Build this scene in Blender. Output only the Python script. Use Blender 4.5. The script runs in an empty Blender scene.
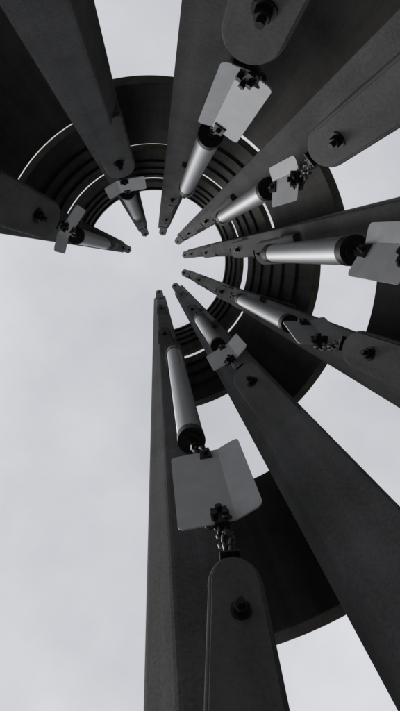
import bpy, bmesh, math, random
from mathutils import Vector, Matrix
random.seed(4)
EYE = 1.6                      # eye height, visitor standing inside the tower
AX = Vector((0.05, 0.20, 0))   # tower axis
RI, RP, RO = 1.40, 2.80, 3.05  # column inner face, wall panel, column outer face
ZT = 21.5 + EYE

# ---------------------------------------------------------------- materials
def new_mat(name):
    m = bpy.data.materials.new(name); m.use_nodes = True
    nt = m.node_tree; b = nt.nodes["Principled BSDF"]
    return m, nt, b
def N(nt, t, **kw):
    n = nt.nodes.new(t)
    for k, v in kw.items(): setattr(n, k, v)
    return n
def concrete(name, c0, c1, rough=0.85, bump=0.35):
    m, nt, b = new_mat(name)
    g = N(nt, 'ShaderNodeNewGeometry')
    n1 = N(nt, 'ShaderNodeTexNoise'); n1.inputs['Scale'].default_value = 1.3; n1.inputs['Detail'].default_value = 8; n1.inputs['Roughness'].default_value = .65
    n2 = N(nt, 'ShaderNodeTexNoise'); n2.inputs['Scale'].default_value = 55; n2.inputs['Detail'].default_value = 6; n2.inputs['Roughness'].default_value = .7
    mp = N(nt, 'ShaderNodeMapping'); mp.inputs['Scale'].default_value = (7, 7, .35)
    n3 = N(nt, 'ShaderNodeTexNoise'); n3.inputs['Scale'].default_value = 1; n3.inputs['Detail'].default_value = 5
    nt.links.new(g.outputs['Position'], n1.inputs['Vector']); nt.links.new(g.outputs['Position'], n2.inputs['Vector'])
    nt.links.new(g.outputs['Position'], mp.inputs['Vector']); nt.links.new(mp.outputs[0], n3.inputs['Vector'])
    a1 = N(nt, 'ShaderNodeMath', operation='MULTIPLY_ADD'); a1.inputs[1].default_value = .45
    nt.links.new(n1.outputs[0], a1.inputs[0])
    a2 = N(nt, 'ShaderNodeMath', operation='MULTIPLY_ADD'); a2.inputs[1].default_value = .35; a2.inputs[2].default_value = 0
    nt.links.new(n3.outputs[0], a2.inputs[0]); nt.links.new(a2.outputs[0], a1.inputs[2])
    a3 = N(nt, 'ShaderNodeMath', operation='MULTIPLY_ADD'); a3.inputs[1].default_value = .40
    nt.links.new(n2.outputs[0], a3.inputs[0]); nt.links.new(a1.outputs[0], a3.inputs[2])
    r = N(nt, 'ShaderNodeValToRGB'); r.color_ramp.elements[0].position = .47; r.color_ramp.elements[1].position = .73
    r.color_ramp.elements[0].color = (*c0, 1); r.color_ramp.elements[1].color = (*c1, 1)
    nt.links.new(a3.outputs[0], r.inputs[0]); nt.links.new(r.outputs[0], b.inputs['Base Color'])
    bp = N(nt, 'ShaderNodeBump'); bp.inputs['Strength'].default_value = bump; bp.inputs['Distance'].default_value = .01
    nt.links.new(n2.outputs[0], bp.inputs['Height']); nt.links.new(bp.outputs[0], b.inputs['Normal'])
    b.inputs['Roughness'].default_value = rough
    b.inputs['Specular IOR Level'].default_value = .3
    return m
def metal(name, col, rough, metallic=1.0, streak=(2, 2, 60), amt=.25):
    m, nt, b = new_mat(name)
    tc = N(nt, 'ShaderNodeTexCoord'); mp = N(nt, 'ShaderNodeMapping'); mp.inputs['Scale'].default_value = streak
    n = N(nt, 'ShaderNodeTexNoise'); n.inputs['Scale'].default_value = 3; n.inputs['Detail'].default_value = 6
    nt.links.new(tc.outputs['Object'], mp.inputs[0]); nt.links.new(mp.outputs[0], n.inputs['Vector'])
    r = N(nt, 'ShaderNodeValToRGB'); r.color_ramp.elements[0].position = .3; r.color_ramp.elements[1].position = .7
    r.color_ramp.elements[0].color = (*[c * (1 - amt) for c in col], 1); r.color_ramp.elements[1].color = (*col, 1)
    nt.links.new(n.outputs[0], r.inputs[0]); nt.links.new(r.outputs[0], b.inputs['Base Color'])
    rr = N(nt, 'ShaderNodeMapRange'); rr.inputs['To Min'].default_value = rough * .9; rr.inputs['To Max'].default_value = rough * 1.15
    nt.links.new(n.outputs[0], rr.inputs[0]); nt.links.new(rr.outputs[0], b.inputs['Roughness'])
    b.inputs['Metallic'].default_value = metallic
    return m
M_COL = concrete("column_concrete", (.070, .071, .073), (.190, .190, .196))
M_PAN = concrete("panel_concrete", (.110, .106, .101), (.250, .242, .236))
M_BRK = concrete("bracket_concrete", (.090, .090, .093), (.190, .191, .197), .7, .2)
M_TUBE = metal("brushed_aluminium", (.58, .59, .61), .52, .88, amt=.12)
M_SAIL = metal("sail_aluminium", (.74, .75, .78), .6, .25, (3, 3, 3), .15)
M_DARK = metal("black_hardware", (.03, .03, .033), .45, .5)
M_STEEL = metal("galvanised_chain", (.13, .13, .14), .45, .9)
M_GROUND = concrete("grass_ground", (.035, .05, .02), (.08, .09, .04), .95)
M_PAVE = concrete("plaza_paving", (.18, .175, .17), (.30, .29, .28), .9)

# ---------------------------------------------------------------- mesh helpers
def obj_from(bm, name, mat, parent=None, smooth=False, bevel=0):
    bmesh.ops.recalc_face_normals(bm, faces=bm.faces)
    me = bpy.data.meshes.new(name); bm.to_mesh(me); bm.free()
    o = bpy.data.objects.new(name, me); bpy.context.collection.objects.link(o)
    me.materials.append(mat)
    if smooth:
        for p in me.polygons: p.use_smooth = True
        try: me.set_sharp_from_angle(angle=math.radians(35))
        except Exception: pass
    if bevel:
        b = o.modifiers.new("bevel", 'BEVEL'); b.width = bevel; b.segments = 2; b.limit_method = 'ANGLE'; b.angle_limit = math.radians(30)
    if parent: o.parent = parent
    return o
def empty(name, loc=(0, 0, 0)):
    e = bpy.data.objects.new(name, None); bpy.context.collection.objects.link(e); e.location = loc
    e.empty_display_size = .2
    return e
def prism(bm, pts, off):
    a = [bm.verts.new(p) for p in pts]; b = [bm.verts.new(p + off) for p in pts]
    bm.faces.new(a); bm.faces.new(b[::-1]); n = len(a)
    for i in range(n): bm.faces.new((a[i], b[i], b[(i + 1) % n], a[(i + 1) % n]))
def revolve(bm, prof, o, ax=Vector((0, 0, 1)), seg=40):
    q = Vector((0, 0, 1)).rotation_difference(ax.normalized()); rings = []
    for r, h in prof:
        rings.append([bm.verts.new(o + q @ Vector((r * math.cos(2 * math.pi * i / seg), r * math.sin(2 * math.pi * i / seg), h))) for i in range(seg)])
    for k in range(len(rings) - 1):
        for i in range(seg):
            j = (i + 1) % seg; bm.faces.new((rings[k][i], rings[k][j], rings[k + 1][j], rings[k + 1][i]))
    for rg in (rings[0], rings[-1]):
        try: bm.faces.new(rg)
        except Exception: pass
def rod(bm, a, b, r, seg=10):
    d = b - a; revolve(bm, [(r, 0), (r, d.length)], a, d, seg)
def link(bm, c, d, side, L=.07, w=.042, r=.0085):
    d = d.normalized(); side = (side - d * side.dot(d)).normalized(); nrm = d.cross(side); rings = []
    S = 18
    for i in range(S):
        a = 2 * math.pi * i / S; ca, sa = math.cos(a), math.sin(a)
        p = c + d * (ca * w / 2 + (L - w) / 2 * (1 if ca > 0 else -1)) + side * sa * w / 2
        out = (d * ca + side * sa)
        rings.append([bm.verts.new(p + (out * math.cos(t) + nrm * math.sin(t)) * r) for t in [2 * math.pi * k / 8 for k in range(8)]])
    for i in range(S):
        A, B = rings[i], rings[(i + 1) % S]
        for k in range(8): bm.faces.new((A[k], A[(k + 1) % 8], B[(k + 1) % 8], B[k]))
def on_circle(bearing, r):
    d = Vector((math.cos(math.radians(bearing)), math.sin(math.radians(bearing)), 0))
    b = -AX.dot(d); c = AX.length_squared - r * r
    return d * (-b + math.sqrt(b * b - c))
def pol(ang, r, z): return Vector((AX.x + r * math.cos(ang), AX.y + r * math.sin(ang), z))
def frame(p):
    e = p - AX; e.z = 0; e.normalize(); return e, Vector((-e.y, e.x, 0))

# ---------------------------------------------------------------- tower
tower = empty("wind_chime_tower", (0, 0, 0))
# bearing, width, extra twist of the fin, about its inner edge
COLS = dict(A=(83.5, .48, 6), B=(54, .50, 0), C=(26, .34, 0), D=(-6.5, .34, 0), E=(-36, .42, 0), F=(-73, .45, 0), G=(-112, .42, 0), H=(-163, .42, 0))
ang = {}; pinn = {}
for k, (br, W, tw) in COLS.items():
    p = on_circle(br, RI); a = math.atan2(p.y - AX.y, p.x - AX.x); ang[k] = a; pinn[k] = p
    a += math.radians(tw)
    er = Vector((math.cos(a), math.sin(a), 0)); et = Vector((-er.y, er.x, 0))
    h = W / 2; bm = bmesh.new()
    prof = [(.15, h), (0, h - .13), (0, -h), (RO - RI, -h), (RO - RI, h)]
    prism(bm, [p + er * r + et * t + Vector((0, 0, -.1)) for r, t in prof], Vector((0, 0, ZT + .1)))
    obj_from(bm, "column", M_COL, tower, bevel=.018)

def panel(a0, a1, z0, z1, r=RP, th=.12):
    bm = bmesh.new(); n = 24
    if a1 < a0: a0, a1 = a1, a0
    # one closed section: wall with projecting horizontal ribs on the inner face
    sec = [(r, z0)]
    z = math.ceil((z0 + .5) / 1.1) * 1.1
    while z0 > 9 - .2 and z + .2 < z1 - .2:
        sec += [(r, z), (r - .07, z), (r - .07, z + .14), (r, z + .14)]; z += 1.1
    sec += [(r, z1), (r + th, z1), (r + th, z0)]
    rows = [[bm.verts.new(pol(a0 + (a1 - a0) * i / n, rr, zz + EYE)) for rr, zz in sec] for i in range(n + 1)]
    m = len(sec)
    for i in range(n):
        for k in range(m): bm.faces.new((rows[i][k], rows[i][(k + 1) % m], rows[i + 1][(k + 1) % m], rows[i + 1][k]))
    bm.faces.new(rows[0]); bm.faces.new(rows[-1][::-1])
    obj_from(bm, "curved_wall_panel", M_PAN, tower, smooth=True, bevel=.01)
TOP = 20.6
BAYS = {
 ('A', 'B'): [(3.35, 5.85), (9.9, 14.3), (15.15, TOP)],
 ('B', 'C'): [(7.3, 14.2), (15.0, TOP)],
 ('C', 'D'): [(3.0, 6.3), (8.9, 15.5), (16.9, TOP)],
 ('D', 'E'): [(7.5, 11.5), (12.2, 16.5), (17.45, TOP)],
 ('E', 'F'): [(1.5, 9.4), (9.98, 14.5), (15.3, TOP)],
 ('F', 'G'): [(8.3, 12.4), (13.0, 17.4), (18.4, TOP)],
 ('G', 'H'): [(.8, 9.2), (9.66, 14.5), (15.3, TOP)]}
for (a, b), L in BAYS.items():
    a0, a1 = ang[a], ang[b]
    while a0 - a1 > math.pi: a1 += 2 * math.pi
    while a1 - a0 > math.pi: a1 -= 2 * math.pi
    s = .03 if a1 > a0 else -.03
    for z0, z1 in L: panel(a0 + s, a1 - s, z0, z1)

def bolt(bm, p, n, s=1.0):
    revolve(bm, [(.055 * s, 0), (.055 * s, .010 * s)], p, n, 24)
    revolve(bm, [(.040 * s, .010 * s), (.040 * s, .040 * s), (.035 * s, .045 * s)], p, n, 6)
    revolve(bm, [(.020 * s, .045 * s), (.020 * s, .075 * s)], p, n, 14)

def bracket(tip, L=1.2, hw=.15, tilt=15, flare=(1.1, 1.1), depth=None, twist=0):
    """rounded cantilever bracket; tip = innermost upper point; grows out into its column"""
    er, et = frame(tip); rt = (tip - AX); rt.z = 0; rt = rt.length
    if twist:
        R = Matrix.Rotation(math.radians(twist), 3, 'Z'); er = R @ er; et = R @ et
    t = math.radians(tilt); l = (er * math.sin(t) - Vector((0, 0, 1)) * math.cos(t)); nrm = -(er * math.cos(t) + Vector((0, 0, 1)) * math.sin(t))
    def outline(g, off):
        pts = []
        for i in range(21):
            a = math.pi * i / 20
            pts.append(tip + off + et * ((hw - g) * math.cos(a)) + l * (g + (hw - g) * 1.3 * (1 - math.sin(a))))
        return pts + [tip + off - et * (hw * flare[1] - g) + l * L, tip + off + et * (hw * flare[0] - g) + l * L]
    bm = bmesh.new(); prism(bm, outline(0, er * .012), er * (depth or (RI + .18 - rt)))
    obj_from(bm, "bracket", M_BRK, tower, smooth=True, bevel=.010)
    bm = bmesh.new(); prism(bm, outline(.018, Vector((0, 0, 0))), er * .03)
    obj_from(bm, "bracket_face_plate", M_BRK, tower, smooth=True, bevel=.003)
    s = hw / .15
    bm = bmesh.new(); bolt(bm, tip + l * hw * 2.4, nrm, s)
    obj_from(bm, "bracket_bolt", M_DARK, tower, smooth=True)
    bm = bmesh.new()
    c = tip + er * .05 + Vector((0, 0, .005))
    prism(bm, [c + et * x + er * y for x, y in ((-.045, -.055), (.045, -.055), (.045, .05), (-.045, .05))], Vector((0, 0, .014)))
    for dx in (.016, -.028):
        prism(bm, [c + et * dx + er * y + Vector((0, 0, z)) for y, z in ((-.02, .014), (.04, .014), (.02, .07), (0, .07))], et * .012)
    obj_from(bm, "bracket_clevis", M_DARK, tower)

def P(bearing, rho, tan):
    b = math.radians(bearing); return Vector((rho * math.cos(b), rho * math.sin(b), rho / tan + EYE))

# tube bearing, radius, slopes of tube bottom / top, sail bearing, slopes, sail half width, half height, yaw, pitch, bracket bearing, slope, half width
CH = dict(
 A=(79, .098, .386, .193, 76, .493, .225, .38, 4, .10, 76, .666, .118),
 B=(54, .090, .217, .150, 53, .242, .22, .28, 10, .10, 52, .279, .15),
 C=(25.5, .074, .305, .190, 25, .355, .16, .24, 74, .20, 24, .423, .112),
 D=(-2.5, .086, .402, .230, -1.5, .470, .15, .26, 40, .10, -1, .560, .12),
 E=(-31, .084, .259, .153, -29.5, .292, .14, .26, 40, .10, -32, .355, .12),
 F=(-65, .088, .253, .143, -62.5, .318, .140, .42, 12, .10, -65, .386, .145),
 G=(-113, .100, .133, .086, -112, .144, .24, .30, 10, .10, -111, .157, .16),
 H=(-165, .105, .156, .098, -162, .174, .27, .22, 8, .10, -162, .191, .19))
for k, (tb, R, s0, s1, sb, u, hw, hh, yaw, pitch, pb, ps, bw) in CH.items():
    chime = empty("wind_chime")
    def rho(b): return on_circle(b, RI - .28).length
    bot = P(tb, rho(tb), s0); zt = rho(tb) / s1 + EYE; H = zt - bot.z; K = R / .1
    o0 = bot.copy(); er, et = frame(bot)
    bm = bmesh.new()
    revolve(bm, [(R - .012, .02), (R - .012, 0), (R, 0), (R, H)], o0, seg=56)
    obj_from(bm, "tube", M_TUBE, chime, smooth=True)
    bm = bmesh.new()
    revolve(bm, [(R - .016, -.004), (R + .004, -.004), (R + .004, .09), (R + .001, .09)], o0, seg=56)
    revolve(bm, [(R * .7, -.03), (R * .7, -.005)], o0, seg=40)
    revolve(bm, [(.035 * K, -.07), (.035 * K, -.03)], o0, seg=6)
    revolve(bm, [(.02 * K, -.13), (.02 * K, -.07)], o0, seg=12)
    obj_from(bm, "striker_collar", M_DARK, chime, smooth=True)
    bm = bmesh.new()
    revolve(bm, [(R + .001, H - .16), (R + .005, H - .16), (R + .005, H + .03), (.04, H + .05), (.04, H + .12)], o0, seg=40)
    br_up = Vector((bot.x, bot.y, zt + .55))
    rod(bm, Vector((bot.x, bot.y, zt + .1)), br_up, .014)
    link(bm, br_up, Vector((0, 0, 1)), er, .12, .07, .012)
    obj_from(bm, "suspension", M_DARK, chime, smooth=True)
    bracket(Vector((bot.x, bot.y, zt + .75)) + er * -.02, L=.9, hw=.13)
    # sail: creased plate with rounded corners
    c = P(sb, rho(sb), u)
    rd, _ = frame(c)
    y = math.radians(yaw); rd2 = Matrix.Rotation(y, 3, 'Z') @ rd
    tn = Vector((-rd2.y, rd2.x, 0))
    up = (Vector((0, 0, 1)) - rd2 * pitch).normalized()
    bm = bmesh.new(); th = .008; cr = .035
    def corner(cx, cy, a0):
        return [(cx + cr * math.cos(a0 + math.pi / 2 * i / 5), cy + cr * math.sin(a0 + math.pi / 2 * i / 5)) for i in range(6)]
    xc = -hw * .35; bend = .38
    pr = corner(hw - cr, hh - cr, 0); pl = corner(-hw + cr, hh - cr, math.pi / 2) + corner(-hw + cr, -hh + cr, math.pi); pr2 = corner(hw - cr, -hh + cr, math.pi * 1.5)
    def place(x, yv, off):
        z = max(0, xc - x) * bend
        return c + tn * x + up * yv - rd2 * (z + off)
    for off_pts in ([(xc, -hh)] + pr2 + pr + [(xc, hh)], [(xc, hh)] + pl + [(xc, -hh)]):
        fa = [bm.verts.new(place(x, v, 0)) for x, v in off_pts]; fb = [bm.verts.new(place(x, v, th)) for x, v in off_pts]
        bm.faces.new(fa); bm.faces.new(fb[::-1]); n = len(fa)
        for i in range(n - 1): bm.faces.new((fa[i], fb[i], fb[i + 1], fa[i + 1]))
    obj_from(bm, "sail", M_SAIL, chime)
    bm = bmesh.new(); st = o0 + Vector((0, 0, -.11)); se = place(0, hh - .03, th / 2)
    rod(bm, st, st.lerp(se, .4), .018 * K)
    revolve(bm, [(.034 * K, 0), (.034 * K, .03)], st.lerp(se, .15), se - st, 6)
    d = se - st
    link(bm, st.lerp(se, .5), d, tn, .10, .06, .013); link(bm, st.lerp(se, .78), d, rd2, .09, .055, .012)
    prism(bm, [place(x, v, -.012) for x, v in ((-.04, hh - .09), (.04, hh - .09), (.03, hh + .03), (-.03, hh + .03))], -rd2 * .03)
    revolve(bm, [(.018, 0), (.018, .06)], place(0, hh - .04, -.02), -rd2, 6)
    prism(bm, [place(x, v, -.012) for x, v in ((-.045, -hh + .11), (.045, -hh + .11), (.035, -hh - .02), (-.035, -hh - .02))], -rd2 * .035)
    for dx, dy in ((-.03, .03), (.03, .03), (0, .085)):
        revolve(bm, [(.019, 0), (.019, .07)], place(dx, -hh + dy, -.02), -rd2, 6)
    obj_from(bm, "sail_hardware", M_DARK, chime, smooth=True)
    tip = P(pb, rho(pb), ps)
    if k == 'A': bracket(tip, hw=bw, twist=10, flare=(2.3, .65), depth=.6)
    else: bracket(tip, hw=bw)
    er2, et2 = frame(tip)
    bm = bmesh.new()
    for sgn in (-1, 1):     # two short strands side by side
        cs = place(.016 * sgn, -hh + .04, -.03); ce = tip + er2 * .04 + et2 * .010 * sgn + Vector((0, 0, .05)); d = ce - cs; L = d.length
        n = max(2, int(L / .040))
        for i in range(n):
            t = (i + .5) / n
            pnt = cs.lerp(ce, t) + Vector((0, 0, -.06 * L * math.sin(math.pi * t))) + tn * random.uniform(-.008, .008)
            link(bm, pnt, d + Vector((random.uniform(-.2, .2), random.uniform(-.2, .2), 0)) * L, tn if (i + (sgn > 0)) % 2 else rd2, .060, .038, .0095)
    for q_ in range(6):
        pnt = cs + tn * random.uniform(-.045, .035) + up * random.uniform(-.03, .04) - rd2 * random.uniform(.01, .04)
        link(bm, pnt, Vector((random.uniform(-1, 1), random.uniform(-1, 1), random.uniform(-1, 1))), tn, .062, .040, .010)
    obj_from(bm, "tether_chain", M_STEEL, chime, smooth=True)

# empty brackets for later chimes + end brackets at the column heads
for k, p in pinn.items():
    er, et = frame(p)
    z = on_circle(CH[k][0], RI - .28).length / CH[k][3] + 3.2
    while z < 18.5:
        bracket(p - er * .20 + Vector((0, 0, z + EYE)), L=.9, hw=.13); z += 5
    bracket(p - er * .28 + Vector((0, 0, ZT - .5)), L=1.0, hw=.14)

# ---------------------------------------------------------------- ground
bm = bmesh.new(); n = 96
rings = [[bm.verts.new((r * math.cos(2 * math.pi * i / n), r * math.sin(2 * math.pi * i / n), 0)) for i in range(n)] for r in (5, 30, 200, 1500, 6000)]
bm.faces.new(rings[0])
for k in range(4):
    for i in range(n): bm.faces.new((rings[k][i], rings[k][(i + 1) % n], rings[k + 1][(i + 1) % n], rings[k + 1][i]))
obj_from(bm, "ground", M_GROUND)
bm = bmesh.new(); revolve(bm, [(9, -.05), (9, .02)], Vector((AX.x, AX.y, 0)), seg=96)
obj_from(bm, "plaza_pavement", M_PAVE)

# ---------------------------------------------------------------- world: overcast
w = bpy.data.worlds.new("World"); bpy.context.scene.world = w; w.use_nodes = True
nt = w.node_tree; nt.nodes.clear()
out = N(nt, 'ShaderNodeOutputWorld')
sky = N(nt, 'ShaderNodeTexSky', sky_type='NISHITA'); sky.sun_disc = False
hs = N(nt, 'ShaderNodeHueSaturation'); hs.inputs['Saturation'].default_value = .3
bg1 = N(nt, 'ShaderNodeBackground'); bg1.inputs[1].default_value = .07
nt.links.new(sky.outputs[0], hs.inputs['Color']); nt.links.new(hs.outputs[0], bg1.inputs[0])
tc = N(nt, 'ShaderNodeTexCoord')
cn = N(nt, 'ShaderNodeTexNoise'); cn.inputs['Scale'].default_value = 1.8; cn.inputs['Detail'].default_value = 6; cn.inputs['Roughness'].default_value = .52
nt.links.new(tc.outputs['Generated'], cn.inputs['Vector'])
cr_ = N(nt, 'ShaderNodeValToRGB'); cr_.color_ramp.elements[0].position = .3; cr_.color_ramp.elements[1].position = .7
cr_.color_ramp.elements[0].color = (.53, .545, .58, 1); cr_.color_ramp.elements[1].color = (.80, .81, .84, 1)
nt.links.new(cn.outputs[0], cr_.inputs[0])
bg2 = N(nt, 'ShaderNodeBackground'); nt.links.new(cr_.outputs[0], bg2.inputs[0]); bg2.inputs[1].default_value = 1.0
mx = N(nt, 'ShaderNodeMixShader'); mx.inputs[0].default_value = .90
nt.links.new(bg1.outputs[0], mx.inputs[1]); nt.links.new(bg2.outputs[0], mx.inputs[2]); nt.links.new(mx.outputs[0], out.inputs[0])

sl = bpy.data.lights.new("sun", 'SUN'); sl.energy = .8; sl.angle = math.radians(20); sl.color = (1, .97, .93)
so = bpy.data.objects.new("sun", sl); bpy.context.collection.objects.link(so)
sd = Vector((-.55, .35, .76)).normalized()
so.rotation_euler = sd.to_track_quat('Z', 'Y').to_euler()
sky.sun_elevation = math.asin(sd.z); sky.sun_rotation = math.atan2(sd.x, sd.y)

# ---------------------------------------------------------------- camera
cam = bpy.data.cameras.new("camera"); co = bpy.data.objects.new("camera", cam); bpy.context.collection.objects.link(co)
zc = Vector((-45, -98, 500)).normalized(); q = zc.rotation_difference(Vector((0, 0, 1)))
r_, d_, f_ = q @ Vector((1, 0, 0)), q @ Vector((0, 1, 0)), q @ Vector((0, 0, 1))
co.matrix_world = Matrix(((r_.x, -d_.x, -f_.x, 0), (r_.y, -d_.y, -f_.y, 0), (r_.z, -d_.z, -f_.z, EYE), (0, 0, 0, 1)))
cam.sensor_fit = 'VERTICAL'; cam.sensor_height = 36; cam.lens = 36 * 500 / 711; cam.clip_end = 20000; cam.clip_start = .05
bpy.context.scene.camera = co
vs = bpy.context.scene.view_settings; vs.view_transform = 'Standard'; vs.look = 'None'; vs.exposure = 0
